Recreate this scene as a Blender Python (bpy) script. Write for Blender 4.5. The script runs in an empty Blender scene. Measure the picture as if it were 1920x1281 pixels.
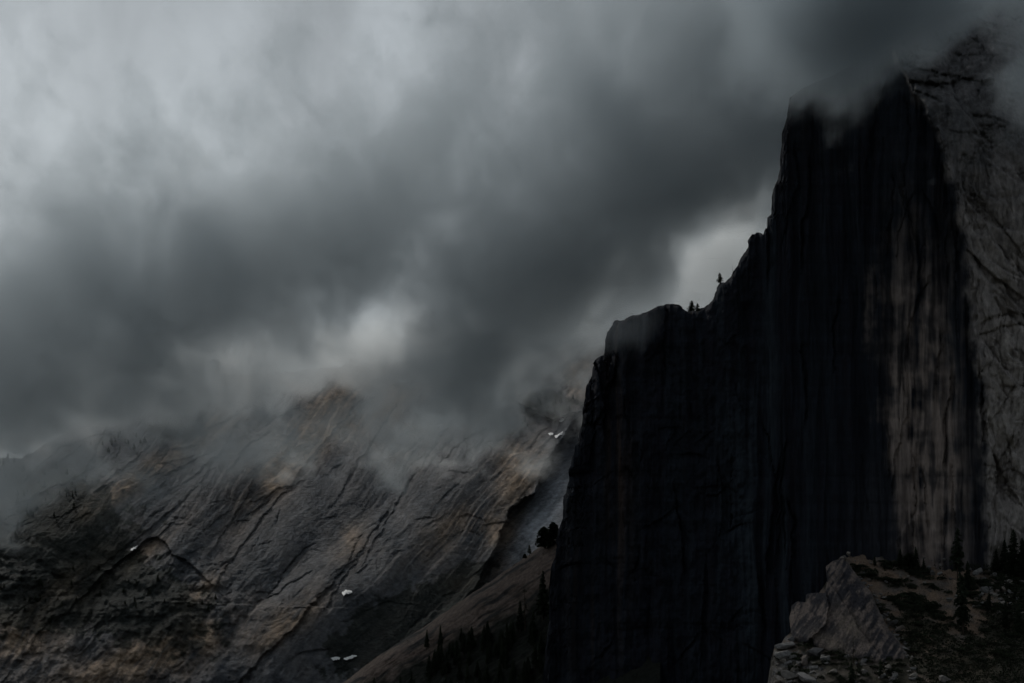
import bpy, math, random
import numpy as np
from math import radians, sin, cos, tan, pi

random.seed(11)
RNG = np.random.default_rng(11)
scene = bpy.context.scene
COL = scene.collection

# ------------------------------------------------------------------ camera
FPX = 5895.0                      # focal length in photograph pixels (1920 wide)
PITCH = radians(8.0)
cam_data = bpy.data.cameras.new('camera')
cam_data.sensor_width = 36.0
cam_data.lens = FPX / 1920.0 * 36.0
cam_data.clip_start = 1.0
cam_data.clip_end = 80000.0
cam = bpy.data.objects.new('camera', cam_data)
cam.location = (0, 0, 0)
cam.rotation_euler = (radians(90) + PITCH, 0, 0)
COL.objects.link(cam)
scene.camera = cam

# ------------------------------------------------------------------ sky + sun
SUN_DIR = np.array([-0.42, 0.60, 0.68]); SUN_DIR /= np.linalg.norm(SUN_DIR)
SUN_EL = math.asin(SUN_DIR[2]); SUN_AZ = math.atan2(SUN_DIR[0], SUN_DIR[1])   # azimuth clockwise from +Y
world = bpy.data.worlds.new('World'); scene.world = world; world.use_nodes = True
wn, wl = world.node_tree.nodes, world.node_tree.links
wn.clear()
w_out = wn.new('ShaderNodeOutputWorld'); w_bg = wn.new('ShaderNodeBackground')
w_sky = wn.new('ShaderNodeTexSky'); w_sky.sky_type = 'NISHITA'; w_sky.sun_disc = False
w_sky.sun_elevation = SUN_EL; w_sky.sun_rotation = SUN_AZ
w_sky.altitude = 1200; w_sky.air_density = 1.0; w_sky.dust_density = 6.0; w_sky.ozone_density = 1.0
w_hsv = wn.new('ShaderNodeHueSaturation'); w_hsv.inputs['Saturation'].default_value = 0.24
w_hsv.inputs['Value'].default_value = 1.0
wl.new(w_sky.outputs[0], w_hsv.inputs['Color'])
# the overcast layer: soft even cloud over the whole dome of the sky
w_tc = wn.new('ShaderNodeTexCoord'); w_map = wn.new('ShaderNodeMapping')
w_map.inputs['Rotation'].default_value = (0, radians(-38), 0)
w_map.inputs['Scale'].default_value = (26, 14, 11)
w_n = wn.new('ShaderNodeTexNoise'); w_n.inputs['Scale'].default_value = 1.0
w_n.inputs['Detail'].default_value = 6.0; w_n.inputs['Roughness'].default_value = 0.5
w_n.inputs['Distortion'].default_value = 0.35
w_r = wn.new('ShaderNodeMapRange'); w_r.inputs[1].default_value = 0.25; w_r.inputs[2].default_value = 0.75
w_r.inputs[3].default_value = 0.72; w_r.inputs[4].default_value = 1.22
w_mul = wn.new('ShaderNodeMixRGB'); w_mul.blend_type = 'MULTIPLY'; w_mul.inputs[0].default_value = 1.0
wl.new(w_tc.outputs['Generated'], w_map.inputs[0]); wl.new(w_map.outputs[0], w_n.inputs['Vector'])
wl.new(w_n.outputs['Fac'], w_r.inputs[0])
wl.new(w_hsv.outputs[0], w_mul.inputs[1]); wl.new(w_r.outputs[0], w_mul.inputs[2])
w_tint = wn.new('ShaderNodeMixRGB'); w_tint.blend_type = 'MULTIPLY'; w_tint.inputs[0].default_value = 1.0
w_tint.inputs[2].default_value = (0.94, 1.0, 1.02, 1)      # cool grey of wet cloud
wl.new(w_mul.outputs[0], w_tint.inputs[1]); wl.new(w_tint.outputs[0], w_bg.inputs['Color'])
w_bg.inputs['Strength'].default_value = 0.06
wl.new(w_bg.outputs[0], w_out.inputs['Surface'])

sun_data = bpy.data.lights.new('sun', 'SUN')
sun_data.energy = 1.4; sun_data.angle = radians(10); sun_data.color = (1.0, 0.95, 0.88)
sun = bpy.data.objects.new('sun', sun_data); COL.objects.link(sun)
from mathutils import Vector
sun.rotation_euler = Vector(tuple(-SUN_DIR)).to_track_quat('-Z', 'Y').to_euler()
sun.location = (-800, 1500, 3000)

# ------------------------------------------------------------------ render settings
vs = scene.view_settings
scene.display_settings.display_device = 'sRGB'
vs.view_transform = 'Standard'; vs.look = 'None'; vs.gamma = 1.0; vs.use_curve_mapping = False
vs.exposure = 0.0
scene.render.engine = 'CYCLES'
cy = scene.cycles
cy.use_denoising = True
try:
    cy.denoiser = 'OPENIMAGEDENOISE'; cy.denoising_input_passes = 'RGB_ALBEDO_NORMAL'
except Exception:
    pass
cy.max_bounces = 4; cy.diffuse_bounces = 2; cy.glossy_bounces = 1; cy.transmission_bounces = 0
cy.volume_bounces = 2; cy.transparent_max_bounces = 8
cy.volume_step_rate = 1.0; cy.volume_max_steps = 128
cy.use_adaptive_sampling = True; cy.adaptive_threshold = 0.03; cy.adaptive_min_samples = 16
cy.sample_clamp_indirect = 2.0

# ================================================================== numeric helpers
def unproj(u, v, D):
    """photograph pixel + distance along +Y -> world point(s)"""
    u = np.asarray(u, float); v = np.asarray(v, float); D = np.asarray(D, float)
    a = (u - 960.0) / FPX; b = (640.5 - v) / FPX
    ry = cos(PITCH) - b * sin(PITCH); rz = sin(PITCH) + b * cos(PITCH)
    k = D / ry
    return np.stack([a * k, D + 0 * k, rz * k], -1)

def elev_tan(v):
    b = (640.5 - np.asarray(v, float)) / FPX
    return (sin(PITCH) + b * cos(PITCH)) / (cos(PITCH) - b * sin(PITCH))

_TR = np.random.default_rng(77)
_ang = _TR.random(65536).astype(np.float32) * np.float32(2 * pi)
_GX = np.cos(_ang); _GY = np.sin(_ang)

def pnoise(x, y, seed=0):
    """gradient noise from a 256 x 256 table of directions"""
    x = np.asarray(x, float) + seed * 13.37; y = np.asarray(y, float) + seed * 29.11
    x, y = np.broadcast_arrays(x, y)
    xi = np.floor(x); yi = np.floor(y)
    xf = (x - xi).astype(np.float32); yf = (y - yi).astype(np.float32)
    xi = xi.astype(np.int32); yi = yi.astype(np.int32)
    x0 = xi & 255; x1 = (xi + 1) & 255; y0 = (yi & 255) << 8; y1 = ((yi + 1) & 255) << 8
    sx = xf * xf * (3 - 2 * xf); sy = yf * yf * (3 - 2 * yf)
    def g(ix, dx, dy):
        return _GX[ix] * (xf - dx) + _GY[ix] * (yf - dy)
    a = g(x0 | y0, 0, 0); a = a + sx * (g(x1 | y0, 1, 0) - a)
    b = g(x0 | y1, 0, 1); b = b + sx * (g(x1 | y1, 1, 1) - b)
    return (a + sy * (b - a)) * 1.5

def fbm(x, y, octs=4, seed=0, gain=0.5, lac=2.03):
    s = 0; amp = 1.0; tot = 0
    for i in range(octs):
        s = s + amp * pnoise(x, y, seed + i * 17); tot += amp
        x = np.asarray(x) * lac + 7.3; y = np.asarray(y) * lac - 3.1; amp *= gain
    return s / tot

def ridged(x, y, octs=3, seed=0):
    s = 0; amp = 1.0; tot = 0
    for i in range(octs):
        s = s + amp * (1 - 2 * np.abs(pnoise(x, y, seed + i * 31))); tot += amp
        x = np.asarray(x) * 2.07 + 3.7; y = np.asarray(y) * 2.07 + 1.9; amp *= 0.5
    return s / tot

def sstep(a, b, x):
    t = np.clip((np.asarray(x, float) - a) / (b - a), 0, 1)
    return t * t * (3 - 2 * t)

def poly_dist(pts, u, v):
    """distance to a polyline and the side (+1 = to the right of the direction of travel on screen)"""
    best = np.full(np.shape(u), 1e9); side = np.zeros(np.shape(u)); end = np.zeros(np.shape(u))
    for i in range(len(pts) - 1):
        (x0, y0), (x1, y1) = pts[i], pts[i + 1]
        dx, dy = x1 - x0, y1 - y0; L2 = dx * dx + dy * dy
        t = ((u - x0) * dx + (v - y0) * dy) / L2
        tc = np.clip(t, 0, 1)
        d = np.hypot(u - (x0 + tc * dx), v - (y0 + tc * dy))
        c = dx * (v - y0) - dy * (u - x0)
        m = d < best
        best = np.where(m, d, best); side = np.where(m, np.sign(c), side)
    return best, side

def ledge(u, v, pts, amp, decay, side=1, seed=3):
    """a step in the rock along a line: one side set back by amp, fading away over decay"""
    p = np.array(pts, float); m = 5 * abs(decay) + 12
    out = np.zeros(np.shape(u))
    k = (u > p[:, 0].min() - m) & (u < p[:, 0].max() + m) & (v > p[:, 1].min() - m) & (v < p[:, 1].max() + m)
    if not np.any(k): return out
    uu, vv = u[k], v[k]
    j = 8 * fbm(uu / 30, vv / 30, 5, seed, 0.6)
    d, s = poly_dist(pts, uu + j, vv + j * 0.6)
    out[k] = np.where(s == side, amp * np.exp(-d / decay), 0.0)
    return out

def gauss(u, v, cu, cv, ru, rv, rot=0.0):
    c, s = cos(radians(rot)), sin(radians(rot))
    du = u - cu; dv = v - cv
    a = (du * c + dv * s) / ru; b = (-du * s + dv * c) / rv
    return np.exp(-(a * a + b * b))

# ================================================================== scene helpers
def set_mesh(name, verts, faces, mat, parent=None, tint=None, smooth=True):
    verts = np.asarray(verts, np.float32).reshape(-1, 3); faces = np.asarray(faces, np.int32)
    me = bpy.data.meshes.new(name)
    k = faces.shape[1]
    me.vertices.add(len(verts)); me.vertices.foreach_set('co', verts.ravel())
    me.loops.add(faces.size); me.loops.foreach_set('vertex_index', faces.ravel())
    me.polygons.add(len(faces))
    me.polygons.foreach_set('loop_start', np.arange(0, faces.size, k, dtype=np.int32))
    me.polygons.foreach_set('loop_total', np.full(len(faces), k, np.int32))
    me.polygons.foreach_set('use_smooth', np.full(len(faces), bool(smooth)))
    me.update(calc_edges=True)
    if tint is not None:
        at = me.color_attributes.new('tint', 'FLOAT_COLOR', 'POINT')
        c = np.ones((len(verts), 4), np.float32); c[:, :3] = np.asarray(tint, np.float32).reshape(-1, 3)
        at.data.foreach_set('color', c.ravel())
    if mat: me.materials.append(mat)
    o = bpy.data.objects.new(name, me); COL.objects.link(o)
    if parent: o.parent = parent
    return o

def tag(o, label=None, cat=None, group=None, kind=None):
    if label: o['label'] = label
    if cat: o['category'] = cat
    if group: o['group'] = group
    if kind: o['kind'] = kind
    return o

def empty(name, loc=(0, 0, 0)):
    o = bpy.data.objects.new(name, None); o.location = loc; o.empty_display_size = 2; COL.objects.link(o)
    return o

def copy_tree(o, parent=None):
    c = o.copy(); COL.objects.link(c); c.parent = parent
    for ch in o.children: copy_tree(ch, c)
    return c

def grid_faces(nr, nc):
    i = np.arange(nr * nc).reshape(nr, nc)
    return np.stack([i[:-1, :-1], i[1:, :-1], i[1:, 1:], i[:-1, 1:]], -1).reshape(-1, 4)

def mix3(a, b, t):
    t = np.asarray(t)[..., None]
    return np.asarray(a) * (1 - t) + np.asarray(b) * t

# ================================================================== materials
def new_mat(name):
    m = bpy.data.materials.new(name); m.use_nodes = True
    m.node_tree.nodes.clear()
    return m, m.node_tree.nodes, m.node_tree.links

def rock_mat(name, streak=(1, 1, 1), scale=0.2, contrast=0.5, bump=1.0, rough=0.9, spec=0.15, bump_scale=None):
    """granite: the painted-in mineral tint times fine grain, with fine relief"""
    m, n, l = new_mat(name)
    out = n.new('ShaderNodeOutputMaterial'); b = n.new('ShaderNodeBsdfPrincipled')
    b.inputs['Roughness'].default_value = rough; b.inputs['Specular IOR Level'].default_value = spec
    at = n.new('ShaderNodeAttribute'); at.attribute_name = 'tint'
    tc = n.new('ShaderNodeTexCoord'); mp = n.new('ShaderNodeMapping')
    mp.inputs['Scale'].default_value = streak
    no = n.new('ShaderNodeTexNoise'); no.inputs['Scale'].default_value = scale
    no.inputs['Detail'].default_value = 5; no.inputs['Roughness'].default_value = 0.65
    l.new(tc.outputs['Object'], mp.inputs[0]); l.new(mp.outputs[0], no.inputs['Vector'])
    mr = n.new('ShaderNodeMapRange'); mr.inputs[1].default_value = 0.3; mr.inputs[2].default_value = 0.7
    mr.inputs[3].default_value = 1 - contrast; mr.inputs[4].default_value = 1 + contrast
    l.new(no.outputs['Fac'], mr.inputs[0])
    mu = n.new('ShaderNodeMixRGB'); mu.blend_type = 'MULTIPLY'; mu.inputs[0].default_value = 1
    l.new(at.outputs['Color'], mu.inputs[1]); l.new(mr.outputs[0], mu.inputs[2])
    l.new(mu.outputs[0], b.inputs['Base Color'])
    n2 = n.new('ShaderNodeTexNoise'); n2.inputs['Scale'].default_value = bump_scale or scale * 1.7
    n2.inputs['Detail'].default_value = 4
    l.new(mp.outputs[0], n2.inputs['Vector'])
    bp = n.new('ShaderNodeBump'); bp.inputs['Strength'].default_value = 1.0; bp.inputs['Distance'].default_value = bump
    l.new(n2.outputs['Fac'], bp.inputs['Height']); l.new(bp.outputs[0], b.inputs['Normal'])
    l.new(b.outputs[0], out.inputs['Surface'])
    return m

def leaf_mat(name, col, var=0.5, scale=0.6):
    m, n, l = new_mat(name)
    out = n.new('ShaderNodeOutputMaterial'); b = n.new('ShaderNodeBsdfPrincipled')
    b.inputs['Roughness'].default_value = 0.8; b.inputs['Specular IOR Level'].default_value = 0.1
    tc = n.new('ShaderNodeTexCoord'); oi = n.new('ShaderNodeObjectInfo')
    no = n.new('ShaderNodeTexNoise'); no.inputs['Scale'].default_value = scale; no.inputs['Detail'].default_value = 2
    l.new(tc.outputs['Object'], no.inputs['Vector'])
    mr = n.new('ShaderNodeMapRange'); mr.inputs[1].default_value = 0.3; mr.inputs[2].default_value = 0.7
    mr.inputs[3].default_value = 1 - var; mr.inputs[4].default_value = 1 + var
    l.new(no.outputs['Fac'], mr.inputs[0])
    m2 = n.new('ShaderNodeMapRange'); m2.inputs[3].default_value = 0.75; m2.inputs[4].default_value = 1.25
    l.new(oi.outputs['Random'], m2.inputs[0])
    mm = n.new('ShaderNodeMath'); mm.operation = 'MULTIPLY'
    l.new(mr.outputs[0], mm.inputs[0]); l.new(m2.outputs[0], mm.inputs[1])
    mu = n.new('ShaderNodeMixRGB'); mu.blend_type = 'MULTIPLY'; mu.inputs[0].default_value = 1
    mu.inputs[1].default_value = (*col, 1); l.new(mm.outputs[0], mu.inputs[2])
    l.new(mu.outputs[0], b.inputs['Base Color']); l.new(b.outputs[0], out.inputs['Surface'])
    return m

M_FACE = rock_mat('streaked_cliff_granite', (1.0, 1.0, 0.07), 0.16, 0.30, 1.6)
M_SHOULDER = rock_mat('shoulder_granite', (1, 1, 0.5), 0.16, 0.40, 1.4)
M_FAR = rock_mat('weathered_slab_granite', (1, 1, 1), 0.10, 0.40, 2.5)
M_LEDGE = rock_mat('ledge_granite', (1, 1, 1), 0.16, 0.4, 1.2)
M_TALUS = rock_mat('talus_soil_and_scree', (1, 1, 1), 0.55, 0.60, 0.8)
M_SLAB = rock_mat('grey_slab_granite', (1, 0.6, 0.6), 0.45, 0.55, 0.35)
M_BOULDER = rock_mat('boulder_granite', (1, 1, 1), 2.2, 0.45, 0.06)
M_SNOW = rock_mat('old_snow', (1, 1, 1), 0.4, 0.08, 0.4, 0.7)
M_NEEDLE = leaf_mat('conifer_needles', (0.030, 0.040, 0.024))
M_SHRUB = leaf_mat('manzanita_leaves', (0.030, 0.037, 0.022), 0.5, 1.0)
M_WOODS = leaf_mat('distant_conifer_needles', (0.035, 0.045, 0.032), 0.5, 0.1)
M_BARK = leaf_mat('conifer_bark', (0.06, 0.045, 0.035), 0.4, 1.5)
M_GROUND = leaf_mat('forest_floor', (0.045, 0.045, 0.03), 0.5, 0.01)

# ================================================================== relief builder
_TR_ROW = np.random.default_rng(8).random(4096)
def top_fn(pts, jag=0.0, seed=1, scale=9.0, blocky=0.0):
    xs = np.array([p[0] for p in pts], float); ys = np.array([p[1] for p in pts], float)
    def f(u):
        u = np.asarray(u, float)
        b = 0
        if blocky:                              # broken blocks along the crest
            for per, am in ((13.0, .6), (5.5, .4)):
                w = u + 2.5 * fbm(u / 11, u * 0 + .7, 3, seed + 5)
                b = b + blocky * am * (2 * _TR_ROW[(np.floor(w / per).astype(int) + int(per) * 37) % 4096] - 1)
        return np.interp(u, xs, ys) + jag * fbm(u / scale, u * 0 + 0.37, 4, seed, 0.6) + b
    return f

def relief(name, mat, us, vtop, vbot, nrows, Dfun, tintfun, edge_amp, edge_px, back_amp, power=1.25, parent=None, ushift=None):
    """a rock mass: front surface Dfun(u,v) from its crest down to the valley floor, rolling over the crest to a back slope"""
    us = np.asarray(us, float); vt = vtop(us)
    s = np.linspace(0, 1, nrows) ** power
    U = np.repeat(us[None], nrows, 0); V = vt[None] + s[:, None] * (vbot - vt[None])
    # distance to the crest line, exact enough from the sampled crest
    step = 6
    pu = us[::step]; pv = vt[::step]
    d = np.full(U.shape, 1e9)
    for i in range(len(pu) - 1):
        dx, dy = pu[i + 1] - pu[i], pv[i + 1] - pv[i]
        lo = max(0, (i * step) - 140); hi = min(len(us), i * step + 140)
        uu = U[:, lo:hi]; vv = V[:, lo:hi]
        t = np.clip(((uu - pu[i]) * dx + (vv - pv[i]) * dy) / (dx * dx + dy * dy), 0, 1)
        d[:, lo:hi] = np.minimum(d[:, lo:hi], np.hypot(uu - pu[i] - t * dx, vv - pv[i] - t * dy))
    if ushift is not None: U = U + ushift(U, V)
    D = Dfun(U, V) + edge_amp * np.exp(-d / edge_px)
    front = unproj(U, V, D)
    # back: follow the inward normal of the crest
    du = np.gradient(us); dv = np.gradient(np.convolve(np.pad(vt, 6, 'edge'), np.ones(13) / 13, 'valid'))
    L = np.hypot(du, dv); nu, nv = -dv / L, du / L
    back = []
    for off, k in ((2, .12), (8, .35), (22, .6), (60, 1.0)):
        bu = U[0] + nu * off; bv = np.minimum(vt + np.maximum(nv, 0) * off + 0.5, vbot)
        back.append(unproj(bu, bv, D[0] + back_amp * k))
    # last back row drops to the valley floor
    last = back[-1].copy(); last[:, 2] = -4.0; back.append(last)
    rows = np.concatenate([np.stack(back[::-1]), front], 0)
    T = tintfun(U, V)
    T = np.concatenate([np.repeat(T[:1], len(back), 0), T], 0)
    return set_mesh(name, rows, grid_faces(rows.shape[0], rows.shape[1]), mat, parent, T)

# ================================================================== the setting
g = 45000.0
ground = set_mesh('ground', [(-g, -g, -3), (g, -g, -3), (g, g, -3), (-g, g, -3)], [(0, 1, 2, 3)], M_GROUND, None,
                  [(0.05, 0.05, 0.035)] * 4)
tag(ground, 'flat forested valley floor below the cliffs', 'ground', kind='structure')

# ---------------------------------------------------------------- distant mountain
FAR_TOP = [(-1400, 1010), (-900, 965), (-600, 905), (-420, 940), (-260, 925), (-60, 880), (0, 862), (40, 856), (80, 836), (140, 796), (230, 742), (330, 706), (430, 702), (520, 698),
           (600, 690), (680, 684), (760, 678), (840, 662), (900, 630), (980, 590), (1060, 572), (1110, 590), (1160, 620), (1240, 645),
           (1330, 655), (1420, 660), (1700, 660)]
A48 = radians(49)
def far_D(u, v):
    u = np.atleast_1d(np.asarray(u, float)); v = np.atleast_1d(np.asarray(v, float))
    D = 5000.0 / (1 - elev_tan(v) / 0.75)
    wu = u + 30 * fbm(u / 260, v / 260, 2, 5); wv = v + 30 * fbm(u / 260 + 40, v / 260, 2, 6)
    s = wu * cos(A48) - wv * sin(A48); t = wu * sin(A48) + wv * cos(A48)
    D = D + 80 * fbm(t / 270, s / 800, 2, 21) + 12 * ridged(t / 130, s / 620, 2, 22)
    # overlapping exfoliation sheets: sharp edges running up the slope
    m1 = sstep(-0.25, 0.35, fbm(u / 150, v / 150, 3, 30))
    q = t / 40 + 1.2 * fbm(t / 90, s / 320, 3, 31); D = D + (2.6 * m1 + 0.3) * ((q - np.floor(q)) ** 1.4)
    q = t / 12 + 1.5 * fbm(t / 50, s / 200, 4, 33); m2 = sstep(0.0, 0.45, fbm(u / 90, v / 90, 3, 34))
    D = D + 3.2 * m2 * (q - np.floor(q))
    # cross joints and flat-lying ledges
    r = wu * sin(radians(24)) + wv * cos(radians(24)); p = wu * cos(radians(24)) - wv * sin(radians(24))
    q = r / 24 + 1.7 * fbm(p / 60, r / 60, 3, 36); m3 = sstep(0.0, 0.45, fbm(u / 110 + 9, v / 110, 3, 37))
    D = D + 4.0 * m3 * (q - np.floor(q))
    q = r / 9 + 2.2 * fbm(p / 34, r / 34, 3, 38); m4 = sstep(0.0, 0.5, fbm(u / 70 + 3, v / 70, 3, 39))
    D = D + 2.6 * m4 * (q - np.floor(q))
    # broken ground low on the left
    lowleft = sstep(980, 1120, v + 0.15 * (300 - u)) * (1 - sstep(380, 620, u))
    D = D + lowleft * (22 * ridged(u / 75, v / 60, 4, 41) + 8 * fbm(u / 16, v / 16, 3, 42))
    D = D + 2.4 * fbm(u / 13, v / 13, 4, 43, 0.65) + 1.8 * fbm(t / 6, s / 70, 3, 44, 0.6)
    for pts, amp, dec, sd in FAR_LEDGES: D = D + ledge(u, v, pts, amp, dec, sd)
    return D
FAR_LEDGES = [
    ([(660, 770), (600, 838), (548, 905), (500, 962), (440, 1040), (400, 1100)], 5, 40, -1),
    ([(440, 800), (395, 880), (330, 952), (260, 1004), (190, 1062), (110, 1120)], 4, 40, -1),
    ([(150, 1122), (205, 1068), (245, 1037), (275, 1012), (293, 1006), (308, 1016), (322, 1040), (352, 1052), (378, 1078)], 15, 34, 1),
    ([(300, 1126), (400, 1131), (500, 1136), (584, 1138)], -16, 70, 1),
    ([(584, 1138), (545, 1182), (485, 1240), (430, 1300)], 14, 50, -1),
    ([(1052, 825), (1016, 880), (1002, 922), (958, 952), (936, 1010), (912, 1062)], 80, 130, -1),
    ([(905, 735), (845, 790), (790, 870), (740, 950), (690, 1040)], 4, 30, -1),
    ([(720, 965), (660, 1060), (608, 1140)], 5, 24, -1),
    ([(1000, 770), (1040, 790), (1095, 768)], 24, 40, 1),
]
_lr = random.Random(5)
def rand_ledges(n, box, ang, spread, l0, l1, a0, a1, d0, d1, side, bend=0.5):
    """natural joints: short wandering lines with one side set back"""
    out = []
    for _ in range(n):
        u, v = _lr.uniform(box[0], box[1]), _lr.uniform(box[2], box[3]); a = radians(_lr.gauss(ang, spread)); L = _lr.uniform(l0, l1)
        k = 6; b = _lr.uniform(-bend, bend); pts = []
        for i in range(k):
            pts.append((u, v)); u += cos(a) * L / k; v -= sin(a) * L / k; a += b / k + _lr.gauss(0, .10)
        out.append((pts, _lr.uniform(a0, a1), _lr.uniform(d0, d1), side if _lr.random() < .8 else -side))
    return out
FAR_LEDGES += rand_ledges(12, (-40, 950, 760, 1280), 46, 10, 90, 220, 3, 6, 14, 36, 1, 0.4)
FAR_LEDGES += rand_ledges(60, (0, 1050, 740, 1280), 45, 9, 40, 130, 2.5, 6, 5, 14, 1, 0.3)
FAR_LEDGES += rand_ledges(210, (0, 1050, 720, 1280), 26, 18, 12, 55, 1.8, 4.5, 3, 8, 1)
def far_tint(u, v):
    n = fbm(u / 60, v / 60, 4, 61); n2 = fbm(u / 17, v / 17, 4, 62)
    wu = u + 30 * fbm(u / 260, v / 260, 2, 5); wv = v + 30 * fbm(u / 260 + 40, v / 260, 2, 6)
    s = wu * cos(A48) - wv * sin(A48); t = wu * sin(A48) + wv * cos(A48)
    st = fbm(t / 7, s / 130, 5, 63, 0.6)
    c = np.zeros(np.shape(u) + (3,)) + np.array([0.165, 0.182, 0.208])
    tan_ = np.zeros(np.shape(u))
    for cu, cv, ru, rv, rot, k in FAR_TAN: tan_ = tan_ + k * gauss(u, v, cu, cv, ru, rv, rot)
    tan_ = np.clip((tan_ * 1.15 + 0.10) * (0.75 + 1.2 * n + 0.8 * st), 0, 1)
    c = mix3(c, (0.54, 0.405, 0.295), tan_)
    dark = sstep(0.05, 0.5, st + 0.4 * n2 - 0.12)
    c = mix3(c, (0.085, 0.088, 0.095), 0.6 * dark)
    # darker colour lines that follow the sheet joints
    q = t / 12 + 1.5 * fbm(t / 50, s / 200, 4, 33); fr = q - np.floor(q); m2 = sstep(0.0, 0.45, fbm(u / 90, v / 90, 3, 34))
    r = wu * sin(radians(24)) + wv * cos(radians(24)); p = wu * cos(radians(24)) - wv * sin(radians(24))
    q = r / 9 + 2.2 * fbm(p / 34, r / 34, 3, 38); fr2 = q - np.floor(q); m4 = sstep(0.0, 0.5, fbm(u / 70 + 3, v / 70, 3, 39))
    joint_dark = np.clip(m2 * sstep(.72, .98, fr) + m4 * sstep(.7, .98, fr2), 0, 1) * sstep(-.3, .2, n2)
    c = mix3(c, (0.06, 0.063, 0.070), 0.6 * joint_dark)
    c = mix3(c, (0.40, 0.44, 0.50), np.clip(1.2 * gauss(u, v, 1010, 950, 55, 110, 25), 0, 1) * sstep(0, 30, (u - 985) + 0.45 * (v - 930)))   # paler blue-grey painted in to brighten the shadowed wall
    # scrub and lichen low on the left, on the skyline and in the gullies; the gorge's shade is put into this colour too
    veg_shade = np.clip(1.1 * gauss(u, v, 60, 960, 190, 110) + 1.0 * gauss(u, v, 250, 1130, 200, 90, 20) + 1.1 * gauss(u, v, 60, 1110, 90, 80)
                  + 1.2 * gauss(u, v, 1025, 760, 55, 30) + 1.0 * gauss(u, v, 700, 1190, 120, 60, -40) + 1.3 * gauss(u, v, 830, 1125, 120, 38, -35) + gauss(u, v, 330, 790, 70, 40), 0, 1.2)
    veg_shade = sstep(0.42, 0.62, veg_shade + 0.55 * fbm(u / 28, v / 22, 4, 66) + 0.25 * n2)
    c = mix3(c, (0.035, 0.042, 0.036), 0.85 * veg_shade)
    c = c * (0.50 + 0.27 * n2 + 0.15 * n + 0.24 * st)[..., None]
    return np.clip(c, 0.014, 0.5)
FAR_TAN = [(620, 780, 130, 40, -35, 1.2), (740, 740, 110, 45, -20, .8), (400, 800, 60, 25, -30, .9), (510, 900, 90, 30, -50, .8), (975, 880, 50, 60, 0, 1.0),
           (920, 990, 60, 40, 0, .6), (320, 1230, 120, 40, -25, .9), (130, 1090, 110, 25, -35, .9), (240, 1060, 90, 14, -38, .9), (540, 1165, 70, 25, -40, .9),
           (660, 1020, 40, 30, -50, .5), (1080, 690, 40, 60, 0, .7), (40, 1200, 110, 50, -30, .8), (280, 880, 90, 18, -30, .7), (900, 1080, 60, 20, -20, .7), (200, 1250, 160, 30, -20, .8), (380, 1100, 60, 20, -45, .7), (760, 830, 60, 40, -50, .5), (180, 950, 120, 16, -30, .6), (830, 1000, 60, 30, -45, .5)]
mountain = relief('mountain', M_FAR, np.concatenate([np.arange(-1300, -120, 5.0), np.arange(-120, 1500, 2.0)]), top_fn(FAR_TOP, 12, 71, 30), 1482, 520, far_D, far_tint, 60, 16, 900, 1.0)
tag(mountain, 'grey and tan granite mountainside of sloping slabs half lost in cloud', 'mountain', kind='structure')

# ---------------------------------------------------------------- great dome with the sheer face
DOME_TOP = [(1012, 1482), (1020, 1281), (1026, 1180), (1032, 1090), (1038, 1050), (1048, 1003), (1054, 960), (1062, 920), (1070, 880), (1080, 835),
            (1088, 800), (1092, 770), (1096, 745), (1098, 736), (1103, 716), (1107, 708), (1109, 692), (1118, 675), (1127, 668), (1135, 667), (1137, 645),
            (1141, 620), (1148, 603), (1165, 598), (1195, 590), (1215, 582), (1232, 574), (1252, 570), (1272, 573), (1284, 582), (1296, 584), (1310, 582),
            (1322, 578), (1335, 562), (1342, 548), (1345, 540), (1352, 530), (1362, 529), (1370, 520), (1378, 503), (1388, 488), (1394, 475), (1402, 468),
            (1405, 452), (1411, 440), (1420, 437), (1432, 440), (1435, 432), (1440, 430), (1442, 410), (1447, 390), (1450, 370), (1455, 350), (1461, 320),
            (1464, 300), (1467, 260), (1470, 235), (1475, 205), (1482, 185), (1500, 168), (1540, 150), (1590, 125), (1640, 105), (1680, 80), (1720, 50),
            (1780, 20), (1850, -10), (1950, -40), (2100, -40), (2300, 10)]
AR = [(80, 1668), (100, 1678), (150, 1700), (200, 1732), (250, 1757), (290, 1770), (340, 1783), (400, 1797), (470, 1810), (540, 1818), (620, 1824),
      (700, 1832), (800, 1840), (900, 1848), (1000, 1852), (1500, 1856)]
def arete(v):
    return np.interp(v, [a[0] for a in AR], [a[1] for a in AR])
SHOULDER_LEDGES = [
    ([(1826, 480), (1850, 505), (1880, 530), (1925, 562)], 14, 22, 1),
    ([(1842, 604), (1870, 592), (1900, 586), (1930, 590)], 10, 12, 1),
    ([(1845, 625), (1872, 612), (1910, 606), (1930, 612)], 9, 12, 1),
    ([(1784, 165), (1790, 185), (1812, 215), (1830, 240)], 12, 18, -1),
    ([(1850, 122), (1864, 140), (1868, 165), (1860, 190)], -8, 20, 1),
    ([(1706, 150), (1745, 158), (1785, 155)], 12, 16, 1),
    ([(1680, 118), (1720, 128), (1770, 140)], 7, 10, 1),
    ([(1800, 330), (1812, 400), (1822, 460)], 8, 16, -1),
    ([(1840, 700), (1846, 780), (1842, 860), (1850, 950)], 12, 20, 1),
    ([(1872, 870), (1885, 900), (1905, 930)], 14, 16, 1),
]
SHOULDER_LEDGES += rand_ledges(26, (1690, 1930, 20, 270), -8, 16, 30, 100, 3, 8, 5, 14, 1, 0.9)
SHOULDER_LEDGES += rand_ledges(22, (1790, 1940, 250, 560), -62, 18, 40, 130, 3, 8, 6, 16, -1, 0.9)
SHOULDER_LEDGES += rand_ledges(26, (1840, 1940, 540, 1060), -75, 30, 30, 110, 3, 9, 5, 16, -1, 1.2)
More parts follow.
